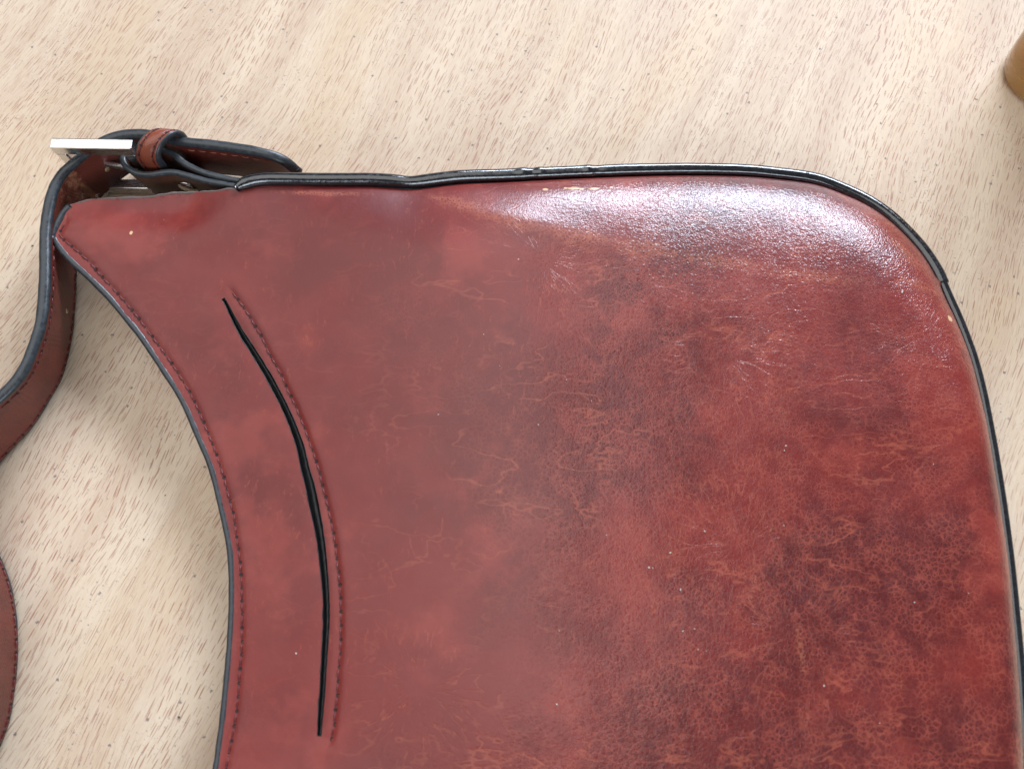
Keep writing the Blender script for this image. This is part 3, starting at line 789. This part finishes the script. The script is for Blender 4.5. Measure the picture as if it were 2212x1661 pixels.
M_ANCH = leather_strap('anchor_leather', (0.060, 0.022, 0.014), (0.095, 0.030, 0.019), 0.38)
anchor, AT, AB, AN, AW = band('buckle_tab', ANCH, 1.7, M_ANCH, M_EDGE, bag, step=0.7)
tag(anchor, 'folded brown leather tab holding the buckle, with a silver rivet')
# dark seam line between the two layers of the tab edge
camv = np.array([0, 0, H * 1000]) - AT; 
k = int(len(AT) * 0.14)
best = min(range(0, int(len(AT) * 0.45)), key=lambda i: abs(AT[i][0] - up(380, 372, 17)[0]))
sdA = 1 if (camv[best] @ AN[best]) > 0 else -1
rc = AB[best] * 0.50 + AT[best] * 0.50 + AN[best] * sdA * 0.85
def rivet(c, nrm, r, hgt, m, parent):
    nrm = nrm / np.linalg.norm(nrm); a = np.cross(nrm, (0, 0, 1)); a /= np.linalg.norm(a); b = np.cross(nrm, a)
    prof = [(r, -0.2), (r, 0.15), (r * 0.96, 0.35), (r * 0.75, hgt * 0.8), (r * 0.4, hgt * 0.97), (0.02, hgt)]
    V, F = [], []; m_ = 24
    for rr, zz in prof:
        for k in range(m_):
            t = 2 * math.pi * k / m_; V.append(c + nrm * zz + rr * (math.cos(t) * a + math.sin(t) * b))
    for i in range(len(prof) - 1):
        for k in range(m_): F.append((i * m_ + k, i * m_ + (k + 1) % m_, (i + 1) * m_ + (k + 1) % m_, (i + 1) * m_ + k))
    return mesh_obj('rivet', V, F, m, parent)
rivet(rc, AN[best] * sdA, 2.9, 0.9, M_METAL, anchor)

# ------------------------------------------------------------------ buckle
def box_between(p0, p1, wdir, w, d, bev=0.35):
    """bevelled bar from p0 to p1; w across wdir, d across the third axis"""
    p0, p1 = np.asarray(p0, float), np.asarray(p1, float); x = p1 - p0; L = np.linalg.norm(x); x /= L
    y = np.asarray(wdir, float); y = y - x * (y @ x); y /= np.linalg.norm(y); z = np.cross(x, y)
    pr = []
    for (sy, sz) in ((-1, -1), (1, -1), (1, 1), (-1, 1)):
        cy, cz = sy * (w / 2 - bev), sz * (d / 2 - bev)
        a0 = math.atan2(sz, sy)
        for da in (-math.pi / 4, 0, math.pi / 4): pr.append((cy + bev * math.cos(a0 + da) * 1.0, cz + bev * math.sin(a0 + da)))
    V, F = [], []; m = len(pr)
    for e, s in ((0, 0.9), (bev * 0.6, 1.0), (L - bev * 0.6, 1.0), (L, 0.9)):
        for (a, b) in pr: V.append(p0 + x * e + y * a * s + z * b * s)
    for i in range(3):
        for k in range(m): F.append((i * m + k, i * m + (k + 1) % m, (i + 1) * m + (k + 1) % m, (i + 1) * m + k))
    F += [tuple(range(m))[::-1], tuple(range(3 * m, 4 * m))]
    return V, F
TL, TR = up(108, 308, 23.4), up(284, 311, 23.4)
ax = TR - TL; ax[2] = 0; LX = np.linalg.norm(ax); ax /= LX; ay = np.array([-ax[1], ax[0], 0]); az = np.array([0, 0, 1.0])
BW, BD = 3.1, 3.3
tl = TL.copy(); tr = TR.copy(); zt, zb = 23.4 - BD / 2, BD / 2 + 0.05
def bz(p, z): q = p.copy(); q[2] = z; return q
VV, FF = [], []
def addb(V, F):
    b = len(VV); VV.extend(V); FF.extend([tuple(i + b for i in f) for f in F])
h = 1.55
addb(*box_between(bz(tl, zt), bz(tr, zt), ay, BW, BD))
addb(*box_between(bz(tl, zb), bz(tr, zb), ay, BW, BD))
addb(*box_between(bz(tl + ax * h, zb + BD / 2 - .3), bz(tl + ax * h, zt - BD / 2 + .3), ay, BW - 0.06, 2.9))
addb(*box_between(bz(tr - ax * h, zb + BD / 2 - .3), bz(tr - ax * h, zt - BD / 2 + .3), ay, BW - 0.06, 2.9))
buckle = part('buckle', VV, FF, M_METAL, smooth=False)
tag(buckle, 'rectangular silver metal buckle frame')
pr0 = up(226, 354, 11.5); pr1 = bz(tr - ax * 1.5, 11.5)
pp = catmull(np.array([pr1 + np.array([1.2, -1.2, 0]), pr1 + np.array([-2, -1.0, .2]), (pr0 + pr1) / 2 + np.array([0, -0.4, 0.3]), pr0 + np.array([-0.6, 0.3, 0.0])]), 0.5)
V, F = sweep(pp, lambda i: circ(0.85, 10)); mesh_obj('prong', V, F, M_METAL, buckle)

# ------------------------------------------------------------------ keeper loop
def keeper():
    c = up(333, 297, 22.6); c[2] = 0
    along = up(402, 322, 24) - up(305, 312, 24); along[2] = 0; along /= np.linalg.norm(along)
    side = np.array([-along[1], along[0], 0]); side = side + along * 0.50; side /= np.linalg.norm(side)
    R, W, z1, z0_ = 4.8, 6.2, 22.0, 0.8
    path = []
    for k in range(17):
        a = math.pi * k / 16; path.append((R * math.cos(a), z1 - R * 0.85 + R * 0.85 * math.sin(a)))
    for k in range(1, 8): path.append((-R, z1 - R * 0.85 - (z1 - R * 0.85 - z0_ - 2.5) * k / 8))
    for k in range(9):
        a = math.pi + math.pi * k / 8; path.append((R * math.cos(a), z0_ + 2.5 + 2.5 * math.sin(a)))
    for k in range(1, 8): path.append((R, z0_ + 2.5 + (z1 - R * 0.85 - z0_ - 2.5) * k / 8))
    n = len(path); th = 1.7
    P = np.array(path); Tn_ = np.roll(P, -1, 0) - np.roll(P, 1, 0); Tn_ /= np.linalg.norm(Tn_, axis=1)[:, None]
    Nn_ = np.column_stack([Tn_[:, 1], -Tn_[:, 0]])
    if (Nn_[8] @ np.array([0, 1])) < 0: Nn_ = -Nn_
    def pt(i, off, w): q = P[i] + Nn_[i] * off; return c + side * q[0] + az * q[1] + along * w
    # leather faces
    V, F = [], []
    prof = [(th / 2, -W / 2 + .4), (th / 2 + .12, 0), (th / 2, W / 2 - .4), (-th / 2, W / 2 - .4), (-th / 2, -W / 2 + .4)]
    # creased rows where the stitching runs
    prof = [(th / 2, -W / 2 + .4), (th / 2 + .02, -W / 2 + .9), (th / 2 - .16, -W / 2 + 1.25), (th / 2 + .10, -W / 2 + 1.6), (th / 2 + .16, 0), (th / 2 + .10, W / 2 - 1.6), (th / 2 - .16, W / 2 - 1.25), (th / 2 + .02, W / 2 - .9), (th / 2, W / 2 - .4), (-th / 2, W / 2 - .4), (-th / 2, -W / 2 + .4)]
    m = len(prof)
    for i in range(n):
        for o_, w_ in prof: V.append(pt(i, o_, w_))
    for i in range(n):
        j = (i + 1) % n
        for k in range(m): F.append((i * m + k, i * m + (k + 1) % m, j * m + (k + 1) % m, j * m + k))
    kp = part('keeper_loop', V, F, M_KEEP); tag(kp, 'small chestnut leather keeper loop with stitched edges')
    for sgn in (-1, 1):
        V, F = [], []; m = 10
        for i in range(n):
            for k in range(m):
                a = 2 * math.pi * k / m; V.append(pt(i, th / 2 * 1.05 * math.cos(a), sgn * (W / 2 - .35) + 0.6 * math.sin(a)))
        for i in range(n):
            j = (i + 1) % n
            for k in range(m): F.append((i * m + k, i * m + (k + 1) % m, j * m + (k + 1) % m, j * m + k))
        mesh_obj('painted_edge', V, F, M_EDGE, kp)
        rows = np.array([pt(i, th / 2 - 0.05, sgn * (W / 2 - 1.25)) for i in range(-7, 24)])
        nr = np.array([pt(i, 1, 0) - pt(i, 0, 0) for i in range(-7, 24)])
        place_stitches(ME_ST2, rows, nr, 2.7, kp)
    return kp
keeper()

# ------------------------------------------------------------------ amber glass at the right edge
def glass_mat():
    N = NT('amber_glass')
    N.set(Base_Color=(0.70, 0.42, 0.14, 1), Roughness=0.05, IOR=1.42, Transmission_Weight=0.65)
    p = N.coord(); N.bump(N.noise(p, 0.12, 2), 0.2, 0.0004)
    return N.m
def tumbler():
    c = up(2250, 168, 0)
    r0 = np.linalg.norm(up(2174, 196, 0)[:2] - c[:2])
    prof = [(0.02, 0.2), (r0 - 2.6, 0.2), (r0 - 1.0, 0.7), (r0, 2.2), (r0 + 0.8, 9), (r0 + 1.9, 22), (r0 + 3.2, 38), (r0 + 4.2, 52), (r0 + 4.3, 53.2), (r0 + 3.6, 54), (r0 + 2.8, 53), (r0 + 1.6, 39), (r0 + 0.2, 23), (r0 - 1.0, 10), (r0 - 1.8, 6.2), (r0 - 3.6, 4.6), (0.02, 4.2)]
    V, F = [], []; m = 64
    for (r, z) in prof:
        for k in range(m):
            a = 2 * math.pi * k / m; V.append((c[0] + r * math.cos(a), c[1] + r * math.sin(a), z))
    for i in range(len(prof) - 1):
        for k in range(m): F.append((i * m + k, i * m + (k + 1) % m, (i + 1) * m + (k + 1) % m, (i + 1) * m + k))
    F.append(tuple(range(m))[::-1]); F.append(tuple(range((len(prof) - 1) * m, len(prof) * m)))
    o = mesh_obj('glass_tumbler', V, F, glass_mat(), origin=(c[0], c[1], 0))
    tag(o, 'amber glass tumbler cut off by the right edge of the picture', 'glass')
tumbler()

# ------------------------------------------------------------------ crumbs and lint
def chips(name, items, m, label, cat=None):
    V, F = [], []
    for (p, r) in items:
        b = len(V); s = [rng.uniform(0.45, 1.2) for _ in range(3)]
        base = [(1, 0, 0), (-1, 0, 0), (0, 1, 0), (0, -1, 0), (0, 0, .7), (0, 0, -.7)]
        a = rng.uniform(0, 6.28)
        for q in base:
            x, y, z = q[0] * s[0], q[1] * s[1], q[2] * s[2] * 0.6
            V.append(p + r * np.array([x * math.cos(a) - y * math.sin(a), x * math.sin(a) + y * math.cos(a), z]) + rng.normal(0, r * 0.15, 3))
        for f in ((0, 2, 4), (2, 1, 4), (1, 3, 4), (3, 0, 4), (2, 0, 5), (1, 2, 5), (3, 1, 5), (0, 3, 5)): F.append(tuple(b + k for k in f))
    o = mesh_obj(name, V, F, m, smooth=False); tag(o, label, cat, 'stuff'); return o
spk = [(1949, 630, .55), (1945, 622, .3), (1660, 715, .25), (1668, 728, .22), (1045, 722, .3), (1722, 560, .2), (1697, 962, .3), (1694, 972, .22), (1688, 1128, .28), (1693, 1134, .22), (1522, 1147, .32), (1448, 1193, .35), (1402, 1225, .3), (1396, 1222, .18), (1410, 1226, .2), (1470, 1273, .4), (1500, 1357, .25), (1475, 1362, .32), (1516, 1404, .3), (1527, 1405, .3), (1508, 1402, .2), (1203, 1520, .3), (1208, 1361, .25), (1245, 900, .22), (1224, 820, .2), (1278, 866, .22), (1163, 917, .2), (2016, 1002, .2), (2085, 1282, .3), (2092, 1280, .25), (1975, 1300, .25), (1080, 790, .25), (947, 895, .3), (940, 899, .2), (640, 1410, .22), (1310, 1155, .2), (1780, 1480, .25), (1900, 1560, .2), (900, 1300, .18), (1120, 560, .2)]
spk = [t for k, t in enumerate(spk) if k % 5 != 3]
PP = onpanel([(u, v) for u, v, _ in spk])
chips('dust_specks', [(p + np.array([0, 0, 0.05]), r * 0.8) for p, (_, _, r) in zip(PP, spk)], plain('pale_dust', (0.62, 0.58, 0.52), 0.9), 'pale dust specks scattered on the red leather')
grit = [(591, 320, .45, 0), (2055, 211, .45, 0)]
gl = [(up(591, 320, .2), .42), (up(1548, 33, .2), .45), (up(386, 1548, .2), .45), (up(310, 1164, .2), .35), (up(70, 530, .2), .4), (up(20, 640, .2), .2), (up(1180, 215, .2), .3), (up(620, 70, .2), .25)]
for _ in range(120):
    u, v = rng.uniform(-20, 2230), rng.uniform(-20, 1680)
    gl.append((up(u, v, 0.08), float(np.clip(rng.exponential(0.09), 0.05, 0.26))))
chips('table_grit', gl, plain('dark_grit', (0.10, 0.095, 0.09), 0.8), 'dark grit and crumbs scattered over the table top')

# fine fuzz on the piping and the raw edge: short stray threads
V, F = [], []
fz = [(1640, 356, 12.5), (1648, 358, 12.5), (1888, 440, 11), (1915, 452, 11), (1924, 458, 11), (1740, 372, 12.5), (2046, 634, 8), (1480, 356, 13)]
for (u, v, z) in fz + [(random.uniform(180, 500), random.uniform(414, 424), 15.6) for _ in range(10)]:
    p = up(u, v, z); a = random.uniform(0, 6.28); L = random.uniform(0.8, 2.0)
    path = np.array([p + np.array([L * t * math.cos(a + t), L * t * math.sin(a + t), 0.5 * math.sin(3 * t)]) for t in np.linspace(0, 1, 6)])
    v_, f_ = sweep(path, lambda i: circ(0.07, 5)); b = len(V); V += v_; F += [tuple(k + b for k in f) for f in f_]
o = part('fuzz', V, F, M_RAW); tag(o, None, None, 'stuff')
